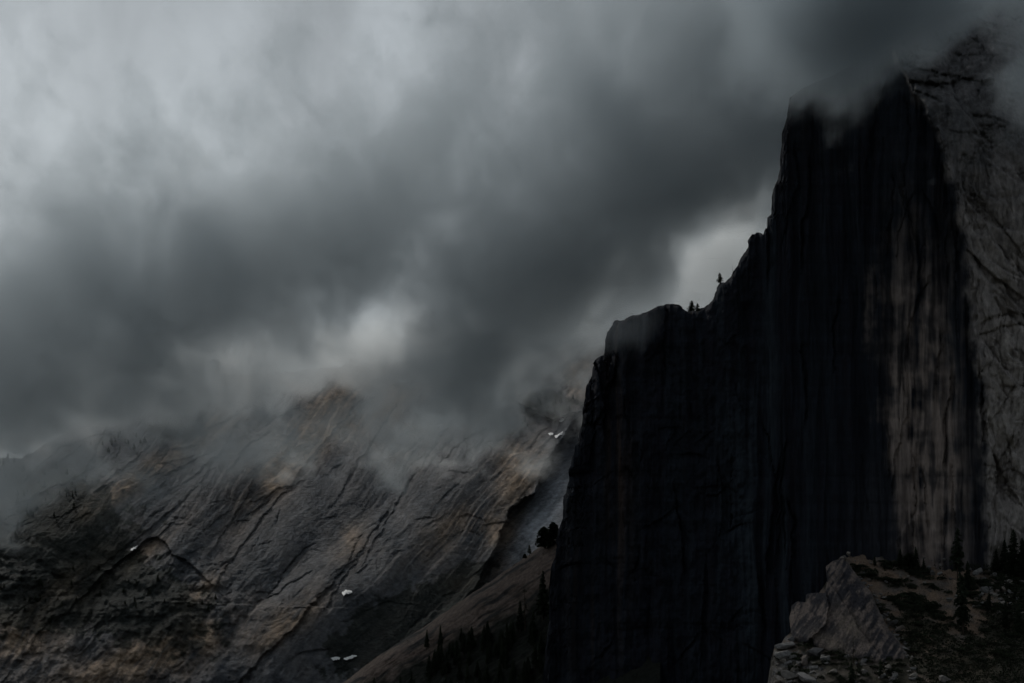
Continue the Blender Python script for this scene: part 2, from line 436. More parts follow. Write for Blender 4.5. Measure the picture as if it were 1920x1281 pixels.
SHOULDER_LEDGES += rand_ledges(9, (1800, 1920, 260, 760), -50, 18, 70, 170, 9, 15, 14, 26, -1, 1.4) + rand_ledges(6, (1840, 1930, 640, 1000), -70, 25, 60, 140, 9, 16, 12, 24, -1, 1.6)
FACE_LEDGES = rand_ledges(30, (1060, 1640, 300, 1250), 88, 3, 60, 260, 5, 13, 6, 20, 1, 0.1) + rand_ledges(26, (1640, 1800, 350, 1040), 89, 2, 60, 260, 3, 8, 4, 12, 1, 0.1) \
    + rand_ledges(40, (1060, 1420, 620, 1270), 20, 40, 15, 60, 3, 8, 5, 14, 1, 0.8)
FACE_LEDGES += [([(1684, 1040), (1682, 1010), (1694, 990), (1710, 976)], -9, 24, 1), ([(1710, 976), (1711, 1010), (1710, 1050)], 9, 14, -1)]
def dome_D(u, v):
    u = np.atleast_1d(np.asarray(u, float)); v = np.atleast_1d(np.asarray(v, float))
    ua = arete(v + 10 * fbm(u / 40, v / 40, 3, 80)) + 7 * fbm(v / 26, v * 0 + 2.2, 4, 81, 0.6)
    x = u - ua
    face = 3950 + 0.34 * np.maximum(-x, 0) + 16 * sstep(0, 7, -x)
    warp = 6 * fbm(u / 50, v / 160, 3, 82)
    face = face + 16 * fbm((u + warp) / 95, v / 900, 3, 83) + 9 * ridged((u + warp) / 34, v / 620, 3, 84) + 2.6 * fbm((u + warp) / 7, v / 150, 3, 85)
    q = (u + warp) / 26 + 0.8 * fbm(u / 60, v / 200, 2, 86); face = face + 5 * (q - np.floor(q)) * sstep(-.1, .4, fbm(u / 80, v / 300, 2, 87))
    # broken blocks on the lower left wall
    blk = (1 - sstep(1380, 1480, u))
    face = face + blk * (11 * fbm(u / 45, v / 60, 4, 88) + 4 * ridged(u / 20, v / 34, 3, 89))
    for pts, amp, dec, sd in FACE_LEDGES: face = face + ledge(u, v, pts, amp, dec, sd, 9)
    sh = 3936 + 0.10 * np.maximum(x, 0) + 0.00065 * np.maximum(x, 0) ** 2
    wv = v + 16 * fbm(u / 60, v / 60, 3, 90); wu = u + 16 * fbm(u / 60 + 8, v / 60, 3, 91)
    up = 1 - sstep(200, 420, v)
    q = wv / 17 + 0.35 * wu / 17 + 1.2 * fbm(wu / 40, wv / 30, 3, 92); sh = sh + up * 11 * (q - np.floor(q)) * sstep(-.3, .3, fbm(u / 50, v / 40, 3, 93))
    q = wu / 13 + 0.1 * wv / 13 + 1.3 * fbm(wu / 40, wv / 140, 3, 94); sh = sh + (1 - up) * 7.0 * (q - np.floor(q)) * sstep(-.2, .35, fbm(u / 60, v / 80, 3, 95))
    q = wv / 30 - 0.4 * wu / 30 + 1.5 * fbm(wu / 60, wv / 50, 3, 96); sh = sh + 10 * (q - np.floor(q)) * sstep(.05, .4, fbm(u / 60 + 5, v / 80, 3, 97))
    sh = sh + 10 * fbm(u / 60, v / 80, 4, 98) + 1.6 * fbm(u / 9, v / 9, 4, 99, .6)
    for pts, amp, dec, sd in SHOULDER_LEDGES: sh = sh + ledge(u, v, pts, amp, dec, sd, 7)
    low = sstep(640, 760, v); sh = sh + low * (9 * ridged(u / 26, v / 70, 4, 100))
    k = sstep(-2, 3, x)
    D = face * (1 - k) + sh * k
    # the summit leans back
    D = D + 0.0014 * np.maximum(400 - v, 0) ** 2 * sstep(1480, 1720, u) + 0.00035 * np.maximum(700 - v, 0) ** 1.8 * 0.2
    return D
def dome_tint(u, v):
    ua = arete(v); x = u - ua
    warp = 8 * fbm(u / 50, v / 160, 3, 82)
    st = fbm((u + warp) / 12, v / 420, 4, 110, 0.6); st2 = fbm((u + warp) / 34, v / 700, 3, 111); n = fbm(u / 40, v / 60, 4, 112)
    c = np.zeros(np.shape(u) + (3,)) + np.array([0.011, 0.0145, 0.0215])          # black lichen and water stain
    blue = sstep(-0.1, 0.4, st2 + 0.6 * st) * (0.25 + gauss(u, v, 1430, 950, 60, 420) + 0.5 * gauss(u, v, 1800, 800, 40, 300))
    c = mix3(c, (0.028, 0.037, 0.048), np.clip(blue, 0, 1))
    brown = gauss(u, v, 1160, 820, 24, 260) * sstep(-.2, .3, st) + 0.5 * gauss(u, v, 1110, 1130, 60, 160) * sstep(0, .4, st + st2)
    c = mix3(c, (0.042, 0.030, 0.026), np.clip(brown, 0, 1))
    # fresh grey-tan granite where slabs have fallen away
    scar = np.clip(1.4 * gauss(u, v, 1718, 780, 60, 250) + 1.2 * gauss(u, v, 1745, 980, 55, 180) + 0.55 * gauss(u, v, 1630, 590, 20, 110), 0, 1.3)
    brk = fbm(u / 45, v / 38, 4, 118)
    scar = scar * sstep(1640, 1690, u + 26 * st + 22 * n + 30 * brk + 44 * gauss(u, v, 1640, 590, 25, 110))
    st3 = fbm((u + warp) / 19, v / 190, 4, 119, .6); scar = scar * (0.25 + 0.75 * sstep(-.28, .16, st3 + .25 * brk))
    scar = np.clip(scar * (0.72 + 1.0 * st + 0.8 * st2 + 0.7 * n + 0.9 * brk), 0, 1)
    c = mix3(c, (0.29, 0.240, 0.215), scar)
    hollow = gauss(u, v, 1640, 990, 46, 120)                                    # darker patch left of the scar's foot
    c = mix3(c, (0.025, 0.028, 0.036), np.clip(1.3 * hollow, 0, 1))
    # shoulder granite
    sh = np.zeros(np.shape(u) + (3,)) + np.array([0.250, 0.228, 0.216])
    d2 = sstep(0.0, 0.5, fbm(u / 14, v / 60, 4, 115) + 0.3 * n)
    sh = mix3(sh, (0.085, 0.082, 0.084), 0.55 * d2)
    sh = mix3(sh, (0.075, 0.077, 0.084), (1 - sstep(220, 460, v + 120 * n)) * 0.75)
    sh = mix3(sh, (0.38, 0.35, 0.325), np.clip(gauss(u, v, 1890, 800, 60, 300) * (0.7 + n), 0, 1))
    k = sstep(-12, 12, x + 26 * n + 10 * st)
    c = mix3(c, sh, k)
    return np.clip(c * (1 + 0.3 * fbm(u / 9, v / 20, 3, 117))[..., None], 0.012, 0.5)
dome = empty('granite_dome', tuple(unproj(1700, 1480, 3960)))
tag(dome, 'towering granite dome with a sheer black face, its top in cloud', 'mountain', kind='structure')
us = np.unique(np.concatenate([np.arange(1012, 1500, 1.5), np.arange(1500, 1960, 1.6), np.arange(1960, 2300, 4)]))
def chip(u, v):
    """blocks and notches in the standing edge of the cliff"""
    w = v + 4 * fbm(v / 17, v * 0 + .2, 3, 76)
    b = sum(am * (2 * _TR_ROW[(np.floor(w / per).astype(int) + int(per) * 91) % 4096] - 1) for per, am in ((31.0, 2.6), (12.0, 1.8), (5.0, .9)))
    return (b + 4 * fbm(v / 30, v * 0 + .9, 4, 77, .6)) * (1 - sstep(0, 60, u - np.interp(v, [185, 430, 440, 560, 600, 670, 1480], [1480, 1440, 1412, 1340, 1160, 1120, 1015])))
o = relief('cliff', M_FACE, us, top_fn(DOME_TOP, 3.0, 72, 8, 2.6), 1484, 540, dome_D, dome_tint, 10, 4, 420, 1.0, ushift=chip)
# cut it along its natural corners: the lower wall, the sheer face, the rounded shoulder
me = o.data; nv_ = len(me.vertices); nc_ = len(us); nr_ = nv_ // nc_
co_ = np.empty(nv_ * 3, np.float32); me.vertices.foreach_get('co', co_); co_ = co_.reshape(-1, 3)
cl_ = np.empty(nv_ * 4, np.float32); me.color_attributes['tint'].data.foreach_get('color', cl_); cl_ = cl_.reshape(-1, 4)[:, :3]
fa_ = grid_faces(nr_, nc_)
pu_ = 960 + FPX * co_[:, 0] / (co_[:, 1] * cos(PITCH) + co_[:, 2] * sin(PITCH))
pv_ = 640.5 - FPX * (co_[:, 2] * cos(PITCH) - co_[:, 1] * sin(PITCH)) / (co_[:, 1] * cos(PITCH) + co_[:, 2] * sin(PITCH))
fu = np.tile(us, nr_)[fa_].mean(1); fv = pv_[fa_].mean(1)
cls = np.where(fu > arete(fv) + 1, 2, np.where(fu < 1438, 0, 1))
bpy.data.objects.remove(o); bpy.data.meshes.remove(me)
base_ = np.array(dome.location)
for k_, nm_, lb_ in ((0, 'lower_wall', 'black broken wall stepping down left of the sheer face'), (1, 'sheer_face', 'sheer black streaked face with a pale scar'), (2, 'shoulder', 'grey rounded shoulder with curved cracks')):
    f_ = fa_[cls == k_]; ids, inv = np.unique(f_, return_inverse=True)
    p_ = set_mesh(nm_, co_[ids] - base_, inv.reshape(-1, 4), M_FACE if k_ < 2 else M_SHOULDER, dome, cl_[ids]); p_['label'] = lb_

# ---------------------------------------------------------------- low granite ridge between the two
RIDGE_TOP = [(480, 1482), (560, 1345), (640, 1283), (700, 1236), (742, 1208), (800, 1172), (860, 1130), (920, 1090), (965, 1058), (1000, 1034),
             (1040, 1006), (1090, 978), (1160, 940), (1240, 910)]
def ridge_D(u, v):
    u = np.asarray(u, float); v = np.asarray(v, float)
    vt = np.interp(u, [p[0] for p in RIDGE_TOP], [p[1] for p in RIDGE_TOP])
    h = v - vt
    D = 4660 - 0.38 * (u - 640) - 0.8 * h
    a = radians(33); s = u * cos(a) - v * sin(a); t = u * sin(a) + v * cos(a) + 9 * fbm(u / 60, v / 60, 3, 120)
    q = t / 15 + 1.1 * fbm(s / 120, t / 30, 3, 121); D = D + 6 * (q - np.floor(q))
    q = t / 6 + 1.5 * fbm(s / 60, t / 20, 3, 122); D = D + 2.4 * (q - np.floor(q)) * sstep(-.2, .3, fbm(u / 60, v / 60, 2, 123))
    return D + 12 * fbm(u / 70, v / 50, 4, 124) + 1.4 * fbm(u / 9, v / 9, 3, 125)
def ridge_tint(u, v):
    a = radians(33); s = u * cos(a) - v * sin(a); t = u * sin(a) + v * cos(a) + 9 * fbm(u / 60, v / 60, 3, 120)
    st = fbm(s / 90, t / 9, 4, 126); n = fbm(u / 40, v / 40, 3, 127)
    c = mix3(np.zeros(np.shape(u) + (3,)) + np.array([0.135, 0.104, 0.088]), (0.035, 0.034, 0.034), sstep(-.05, .35, st))
    vt = np.interp(u, [p[0] for p in RIDGE_TOP], [p[1] for p in RIDGE_TOP])
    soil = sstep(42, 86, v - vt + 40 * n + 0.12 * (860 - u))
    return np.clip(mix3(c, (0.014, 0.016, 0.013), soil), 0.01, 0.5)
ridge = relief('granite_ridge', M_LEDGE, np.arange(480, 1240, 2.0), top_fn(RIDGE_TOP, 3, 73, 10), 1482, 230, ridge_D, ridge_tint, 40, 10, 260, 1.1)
tag(ridge, 'brown striated granite ridge slanting up to the foot of the black cliff', 'ridge', kind='structure')

# ---------------------------------------------------------------- talus slope at the foot of the face
TALUS_TOP = [(1415, 1482), (1436, 1300), (1446, 1240), (1452, 1216), (1466, 1202), (1490, 1180), (1520, 1140), (1552, 1085), (1575, 1052), (1592, 1040), (1625, 1046),
             (1665, 1050), (1700, 1056), (1750, 1066), (1800, 1072), (1850, 1070), (1920, 1060), (2080, 1050), (2320, 1060)]
def talus_D(u, v):
    u = np.asarray(u, float); v = np.asarray(v, float)
    vt = np.interp(u, [p[0] for p in TALUS_TOP], [p[1] for p in TALUS_TOP])
    top = 4035 - 0.33 * (np.clip(u, 1580, 1860) - 1580)
    vr = np.interp(u, [1580, 1700, 1850, 2080], [1044, 1056, 1070, 1050])
    D = top - 1.20 * (v - vr) + 0.35 * np.maximum(1580 - u, 0)
    return D + 16 * fbm(u / 70, v / 45, 4, 130) + 5 * fbm(u / 22, v / 16, 3, 131) + 1.5 * fbm(u / 6, v / 5, 3, 132)
def brush_mask(u, v):
    """where the scrub is thick on the talus (stripes that run down to the right)"""
    a = radians(-27); s = u * cos(a) - v * sin(a); t = u * sin(a) + v * cos(a)
    n = fbm(s / 80, t / 17, 4, 140) + 0.5 * fbm(u / 24, v / 14, 3, 141)
    bias = -0.02 + 0.42 * sstep(1120, 1230, v) * sstep(1640, 1720, u) + 0.25 * sstep(1820, 1900, u) - 0.45 * gauss(u, v, 1775, 1125, 60, 14, 25) - 0.3 * gauss(u, v, 1690, 1080, 50, 12, 30)
    return n + bias
def talus_tint(u, v):
    n = fbm(u / 30, v / 20, 4, 142); n2 = fbm(u / 7, v / 5, 3, 143)
    c = mix3(np.zeros(np.shape(u) + (3,)) + np.array([0.205, 0.148, 0.108]), (0.130, 0.112, 0.098), sstep(-.3, .4, n))
    c = mix3(c, (0.05, 0.047, 0.040), 0.85 * sstep(1215, 1232, v) * (1 - sstep(1680, 1730, u)))
    c = mix3(c, (0.15, 0.148, 0.145), np.clip(sstep(1560, 1500, u) * 0.8 + .7 * sstep(1840, 1880, u), 0, 1) * sstep(-.3, .2, n2))
    m = sstep(-0.02, 0.16, brush_mask(u, v) + .3 * n2)
    c = mix3(c, (0.045, 0.043, 0.03), 0.85 * m)
    return np.clip(c * (1 + .35 * n2)[..., None], 0.015, 0.5)
talus = relief('talus_slope', M_TALUS, np.concatenate([np.arange(1415, 1960, 2.0), np.arange(1960, 2300, 5.0)]), top_fn(TALUS_TOP, 9, 74, 15, 3.5), 1482, 260, talus_D, talus_tint, 8, 6, 120, 1.0)
tag(talus, 'tan scree and soil slope with dark scrub below the cliff', 'slope', kind='structure')

# ================================================================== slab, boulders, snow
slab_poly = [(1548, 1062), (1562, 1052), (1580, 1047), (1592, 1058), (1612, 1086), (1632, 1108), (1646, 1140), (1664, 1176), (1684, 1200), (1700, 1226), (1690, 1246), (1650, 1246),
             (1600, 1236), (1550, 1222), (1510, 1208), (1484, 1198), (1480, 1160), (1484, 1136), (1496, 1127), (1510, 1130), (1512, 1114), (1530, 1111), (1546, 1112), (1551, 1090)]
def resample(poly, n):
    p = np.array(poly + [poly[0]], float); L = np.r_[0, np.cumsum(np.hypot(*np.diff(p, axis=0).T))]
    t = np.linspace(0, L[-1], n, endpoint=False)
    return np.interp(t, L, p[:, 0]), np.interp(t, L, p[:, 1])

def slab_D(u, v):
    d = 3912 - 0.62 * (v - 1060) + .5 * np.maximum(1580 - u, 0) - .25 * np.maximum(u - 1580, 0)
    d = d + 4 * fbm(u / 60, v / 60, 3, 150) + 2.0 * (lambda q: q - np.floor(q))((u + .55 * v) / 19 + .8 * fbm(u / 40, v / 40, 3, 158)) + 2.2 * fbm((u + .6 * v) / 16, (v - .6 * u) / 60, 3, 151) + 0.8 * fbm(u / 7, v / 7, 3, 152)
    d = d + ledge(u, v, [(1590, 1098), (1614, 1096), (1640, 1098)], 5, 14, -1) + ledge(u, v, [(1566, 1108), (1590, 1140), (1610, 1180), (1640, 1215)], 8, 24, -1)
    d = d + ledge(u, v, [(1548, 1112), (1556, 1140), (1548, 1170), (1520, 1200)], -8, 30, 1)
    return d
bu, bv = resample(slab_poly, 260)
bu = bu + 1.6 * fbm(np.arange(260) / 5.0, np.zeros(260), 3, 153); bv = bv + 1.6 * fbm(np.arange(260) / 5.0, np.ones(260), 3, 154)
cu_, cv_ = 1580.0, 1165.0
rr = np.linspace(0, 1, 70) ** 0.8
U = cu_ + rr[:, None] * (bu - cu_)[None]; V = cv_ + rr[:, None] * (bv - cv_)[None]
D = slab_D(U, V) + 10 * (rr[:, None] ** 14)
rows = list(unproj(U, V, D))
for k, inset in ((14, .99), (40, .96), (75, .9)):
    rows.append(unproj(cu_ + inset * (bu - cu_), cv_ + inset * (bv - cv_), D[-1] + k))
rows = np.stack(rows); nr, nc = rows.shape[:2]
idx = np.arange(nr * nc).reshape(nr, nc); nx = np.roll(idx, -1, 1)
fc = np.stack([idx[:-1], nx[:-1], nx[1:], idx[1:]], -1).reshape(-1, 4)
D_ = None; n1 = fbm(U / 30, V / 30, 4, 155); n2 = fbm((U + .6 * V) / 9, (V - .6 * U) / 50, 4, 156)
T = mix3(np.zeros(U.shape + (3,)) + np.array([0.165, 0.135, 0.120]), (0.034, 0.034, 0.040), sstep(-.24, .24, .8 * n1 + 1.1 * n2 + .25 * fbm(U / 6, V / 6, 3, 157) + .10))
T = mix3(T, (0.15, 0.125, 0.105), np.clip(gauss(U, V, 1590, 1170, 40, 18, 45) * (1 + 2 * n2) + gauss(U, V, 1560, 1205, 40, 14, 30), 0, 1))
T = mix3(T, (0.20, 0.172, 0.152), np.clip((rr[:, None] ** 16) * (0.4 + n1) * sstep(1580, 1600, U), 0, 1))
T = np.concatenate([T, np.repeat(T[-1:], 3, 0)], 0)
slab = set_mesh('rock_slab', rows, fc, M_SLAB, None, T)
tag(slab, 'huge pointed grey-brown granite slab leaning on the scree slope', 'rock slab')

import bmesh
def boulder_mesh(name, seed, tone):
    r = np.random.default_rng(seed)
    bm = bmesh.new(); bmesh.ops.create_icosphere(bm, subdivisions=3, radius=1.0)
    co = np.array([v.co[:] for v in bm.verts])
    for _ in range(10):                     # broken flat faces
        nrm = r.normal(size=3); nrm /= np.linalg.norm(nrm); dlim = r.uniform(.40, .68)
        dd = co @ nrm; over = np.maximum(dd - dlim, 0); co = co - over[:, None] * nrm * 1.0
    co = co * np.array([1.35, 1.35, 1.45]) + 0.04 * np.stack([fbm(co[:, 0] * 2 + seed, co[:, 1] * 2 + co[:, 2], 3, seed + k) for k in range(3)], -1)
    for v, c in zip(bm.verts, co): v.co = c
    me = bpy.data.meshes.new(name); bm.to_mesh(me); bm.free()
    at = me.color_attributes.new('tint', 'FLOAT_COLOR', 'POINT')
    cc = np.ones((len(co), 4), np.float32); cc[:, :3] = tone; at.data.foreach_set('color', cc.ravel())
    me.materials.append(M_BOULDER)
    return me
B_MESH = [boulder_mesh('boulder_%d' % i, 200 + i, t) for i, t in enumerate([(.20, .185, .17), (.15, .147, .143), (.23, .21, .185), (.12, .117, .117), (.165, .142, .125), (.21, .205, .20)])]

def add_boulder(u, v, w, h, label, group=None, Dfun=None):
    d = float((Dfun or talus_D)(np.array([u]), np.array([v]))[0]) - 0.25 * w
    s = d / FPX
    o = bpy.data.objects.new('boulder', random.choice(B_MESH)); COL.objects.link(o)
    p = unproj(u, v, d); o.location = tuple(p)
    o.scale = (w * s * .56, w * s * random.uniform(.45, .6), h * s * .62)
    o.rotation_euler = (random.uniform(-.25, .25), random.uniform(-.3, .3), random.uniform(0, 6.28))
    tag(o, label, 'boulder', group)
    return o
for u, v, w, h, lab in [
    (1531, 1223, 30, 14, 'long pale boulder in the scrub just below the slab'),
    (1509, 1239, 19, 18, 'squarish boulder below the long pale one, left of a round one'),
    (1549, 1237, 19, 16, 'rounded boulder below the right end of the long pale boulder'),
    (1472, 1211, 27, 13, 'flat-topped dark boulder highest at the slope edge against black cliff'),
    (1468, 1228, 22, 15, 'broken grey boulder at the slope edge under a flat-topped one'),
    (1580, 1046, 13, 9, 'pale boulder at the tip of the pointed slab'),
    (1591, 1038, 8, 7, 'smallest boulder standing alone above the slab tip on the crest'),
    (1487, 1198, 17, 9, 'pale boulder touching the lower left foot of the slab'),
    (1687, 1180, 14, 11, 'bright blocky boulder right of the slab edge'),
    (1675, 1168, 19, 8, 'flat pale boulder beside the slab edge above a blocky one'),
    (1658, 1121, 11, 8, 'lone pale boulder in dark scrub right of the upper slab'),
    (1482, 1266, 42, 16, 'broad tan boulder at the bottom edge of the picture left of the rubble'),
    (1514, 1272, 32, 14, 'brown rounded boulder beside the broad tan one at the bottom'),
    (1713, 1268, 12, 11, 'pale upright boulder at the bottom right of the slab'),
    (1769, 1273, 22, 13, 'large pale boulder alone in the scrub at the bottom edge'),
    (1748, 1074, 11, 9, 'pale boulder at the foot of the streaked grey wall'),
    (1833, 1073, 13, 13, 'grey block against the foot of the ribbed shoulder wall'),
    (1844, 1106, 19, 14, 'largest tan boulder in the rubble under the shoulder wall'),
    (1858, 1114, 11, 10, 'boulder touching the right side of the largest tan one'),
    (1893, 1090, 15, 12, 'dark topped boulder high in the rubble near the right edge'),
    (1883, 1108, 13, 14, 'pale upright boulder in the middle of the rubble'),
    (1912, 1110, 15, 9, 'flat boulder at the right edge of the picture in rubble'),
    (1780, 1124, 11, 8, 'pale boulder at the edge of the bare tan soil'),
]:
    add_boulder(u, v, w, h, lab)
def scatter_boulders(n, gen, label, group, smin, smax):
    for _ in range(n):
        u, v = gen(); w = smin + (smax - smin) * random.random() ** 2.2
        add_boulder(u, v, w, w * random.uniform(.55, .9), label, group)
scatter_boulders(95, lambda: (random.uniform(1828, 1925), random.uniform(1074, 1150)), 'small pale block in the rubble under the shoulder wall', 'rubble blocks under the shoulder wall', 4, 11)
def rim():
    t = random.random(); return 1602 + t * 98 + random.uniform(2, 16), 1072 + t * 165 + random.uniform(-6, 6)
scatter_boulders(55, rim, 'small boulder lying along the right edge of the great slab', 'boulders along the slab edge', 4, 10)
scatter_boulders(85, lambda: (random.uniform(1450, 1720), random.uniform(1222, 1290)), 'boulder in the rubble heap below the great slab', 'rubble below the slab', 5, 14)
scatter_boulders(40, lambda: (random.uniform(1600, 1840), random.uniform(1046, 1120)), 'small stone on the tan soil above the thick scrub', 'stones on the tan soil', 3, 8)

# ---- snow patches on the distant mountain
def snow_patch(pts, label, thick=1.4):
    n = 48
    su, sv = resample(pts, n)
    j = 2.4 * fbm(np.arange(n) / 2.2, np.zeros(n) + pts[0][0], 3, 160)
    cu, cv = su.mean(), sv.mean(); r = np.linspace(0, 1, 9)
    U = cu + r[:, None] * (su + j - cu)[None]; V = cv + r[:, None] * (sv + j - cv)[None]
    Ds = far_D(U, V); Ds = 0.3 * Ds + 0.7 * (Ds.mean() - 1.3 * (V - V.mean())) - 1.0 * (V - V.mean()) - thick * (1.3 - r[:, None] ** 2) - 3
    rows = np.concatenate([unproj(U, V, Ds), unproj(U[-1:], V[-1:], Ds[-1:] + 9)], 0)
    idx = np.arange(rows.shape[0] * n).reshape(-1, n); nx = np.roll(idx, -1, 1)
    f = np.stack([idx[:-1], nx[:-1], nx[1:], idx[1:]], -1).reshape(-1, 4)
    o = set_mesh('snow_patch', rows, f, M_SNOW, None, np.full((rows.shape[0] * n, 3), 0.9))
    tag(o, label, 'snow patch')
snow_patch([(640, 1112), (646, 1107), (655, 1105), (661, 1106), (659, 1112), (650, 1114), (644, 1117)], 'white snow patch alone in the middle of the lower slabs')
snow_patch([(1028, 813), (1033, 811), (1037, 812), (1037, 816), (1030, 816)], 'small rounded snow patch left of a longer streak near the cliff')
snow_patch([(1040, 818), (1046, 814), (1050, 812), (1057, 808), (1054, 814), (1048, 818), (1042, 822)], 'slanting snow streak beside the rounded patch near the cliff')
snow_patch([(1048, 789), (1052, 785), (1061, 783), (1056, 789), (1049, 792)], 'thin topmost snow patch below the dark clump near the cliff')
snow_patch([(644, 1236), (656, 1230), (672, 1225), (675, 1228), (664, 1234), (650, 1238)], 'long dull snow streak low down above the dark ridge end')
snow_patch([(620, 1234), (628, 1231), (638, 1233), (636, 1237), (624, 1238)], 'dull short snow patch left of the long low streak')
snow_patch([(244, 1032), (250, 1026), (259, 1023), (257, 1027), (248, 1033)], 'thin sliver of snow along the dark gable-shaped rock')

# ================================================================== trees and shrubs
def needle_mesh(name, seed, radius, levels, per, gap=0.0, shape=0.85, base=0.12, lean=0.0, clump=1.0):
    """crown of unit height: whorls of drooping boughs, each a row of ragged needle sprays"""
    r = np.random.default_rng(seed); V = []; F = []
    for i in range(levels):
        z = base + (1 - base) * (i + r.uniform(-.3, .3)) / levels
        if z > .985: continue
        if gap and r.random() < gap * .25: continue
        L0 = radius * max(1 - z, .0) ** shape * min(1, .45 + 2.2 * (z - base + .1)) + .012
        for b in range(per):
            if gap and r.random() < gap: continue
            zb = z; z = min(.98, zb + (r.uniform(-.035, .035) if gap else 0))
            a = r.uniform(0, 2 * pi); L = L0 * r.uniform(.55, 1.15)
            d = np.array([cos(a), sin(a)]); side = np.array([-sin(a), cos(a)])
            n = 3 if L < .06 else 5
            for j in range(n):
                t = (j + .5) / n; c = d * L * t + np.array([lean * z * z, 0])
                zz = z - .30 * L * t * t + .10 * L * t + r.normal() * .006
                w = clump * L * (.34 - .16 * t) * r.uniform(.7, 1.3) + .006; ln = L / n * r.uniform(.7, 1.1)
                p = [np.r_[c - d * ln * .6 - side * w * r.uniform(.4, 1), zz + r.normal() * .008], np.r_[c - d * ln * .3 + side * w * r.uniform(.5, 1), zz - r.uniform(0, .018)],
                     np.r_[c + d * ln + side * w * r.uniform(.2, .7), zz - .02 * r.random()], np.r_[c + d * ln * .8 - side * w * r.uniform(.3, .9), zz - .012 + r.normal() * .01]]
                k = len(V); V += p; F.append((k, k + 1, k + 2, k + 3))
                # a hanging spray under it
                k = len(V); V += [np.r_[c - d * ln * .5, zz + .012], np.r_[c + d * ln * .6, zz + .008], np.r_[c + d * ln * .4 + side * w * .2, zz - w * .8], np.r_[c - d * ln * .4 - side * w * .2, zz - w * .6]]
                F.append((k, k + 1, k + 2, k + 3))
            z = zb
    k = len(V); V += [np.array([lean - .008, 0, .95]), np.array([lean + .008, 0, .95]), np.array([lean + .003, .002, 1.0]), np.array([lean - .003, 0, 1.0])]; F.append((k, k + 1, k + 2, k + 3))
    o = set_mesh(name, np.array(V), np.array(F), M_NEEDLE, None, None, False)
    me = o.data; bpy.data.objects.remove(o); return me
def trunk_mesh(name, seed, rad, lean=0.0, top=.95, stubs=8):
    r = np.random.default_rng(seed); V = []; F = []; n = 7
    hs = [-.05, .02, .2, .4, .6, .8, top]
    for h in hs:
        rr = rad * (1 - .9 * max(h, 0)) * (1.3 if h < .03 else 1); cx = lean * max(h, 0) ** 2
        for k in range(n): V.append((cx + rr * cos(2 * pi * k / n), rr * sin(2 * pi * k / n), h))
    for i in range(len(hs) - 1):
        for k in range(n): F.append((i * n + k, i * n + (k + 1) % n, (i + 1) * n + (k + 1) % n, (i + 1) * n + k))
    for _ in range(stubs):
        z = r.uniform(.15, .9); a = r.uniform(0, 2 * pi); L = r.uniform(.05, .13) * (1.1 - z); t = .006
        cx = lean * z * z; e = np.array([cx + cos(a) * L, sin(a) * L, z + L * .2])
        k = len(V); V += [(cx, 0, z - t), (cx, 0, z + t), tuple(e + (0, 0, .002)), tuple(e - (0, 0, .002))]; F.append((k, k + 1, k + 2, k + 3))
        k = len(V); V += [(cx - t * sin(a), t * cos(a), z), (cx + t * sin(a), -t * cos(a), z), tuple(e), tuple(e + (0, 0, .001))]; F.append((k, k + 1, k + 2, k + 3))
    o = set_mesh(name, np.array(V, float), np.array(F), M_BARK, None, None, False)
    me = o.data; bpy.data.objects.remove(o); return me
PROTO = {
    'fir': [(needle_mesh('fir_crown', 300 + i, .145 + .02 * i, 30, 8), trunk_mesh('fir_trunk', 320 + i, .012)) for i in range(3)],
    'pine': [(needle_mesh('pine_crown', 310 + i, .24 + .04 * i, 22, 8, .34, .6, .25, (.06, -.08, .03)[i], 1.25), trunk_mesh('pine_trunk', 330 + i, .018, (.06, -.08, .03)[i])) for i in range(3)],
    'broad': [(needle_mesh('broad_crown', 340 + i, .55, 20, 13, .12, .42, .12, .05, 1.1), trunk_mesh('broad_trunk', 345 + i, .03, .05, .9)) for i in range(2)],
    'snag': [(needle_mesh('snag_crown', 350, .13, 12, 3, .55, .7, .3), trunk_mesh('snag_trunk', 351, .014, 0, .98, 22))],
}
def add_tree(kind, u, v, hpx, label, group=None, Dfun=None, D=None, name='conifer', wide=1.0, var=None):
    d = D if D is not None else float(Dfun(np.array([u], float), np.array([v], float))[0])
    p = unproj(u, v, d); s = hpx * d / FPX
    P = PROTO[kind]; cr, tr = P[var % len(P)] if var is not None else random.choice(P)
    e = empty(name, tuple(p - np.array([0, 0, .02 * s]))); e.rotation_euler = (random.uniform(-.03, .03), random.uniform(-.03, .03), random.uniform(0, 6.28))
    e.scale = (s * wide, s * wide, s)
    for nm, me in (('trunk', tr), ('crown', cr)):
        c = bpy.data.objects.new(nm, me); COL.objects.link(c); c.parent = e
    tag(e, label, 'tree', group)
    return e
# on the skyline of the black cliff
add_tree('pine', 1350, 534, 24, 'lone dark pine leaning on the cliff skyline above the notch', D=4098, name='pine_tree', var=0, wide=1.5)
add_tree('snag', 1374, 520, 24, 'thin scraggy tree clinging to the steep skyline right of the lone pine', D=4090, name='pine_tree')
add_tree('pine', 1296, 588, 25, 'taller of the two small pines in the skyline notch', D=4118, name='pine_tree', var=1, wide=1.5)
add_tree('pine', 1308, 587, 19, 'shorter of the two small pines in the skyline notch', D=4114, name='pine_tree', var=2, wide=1.2)
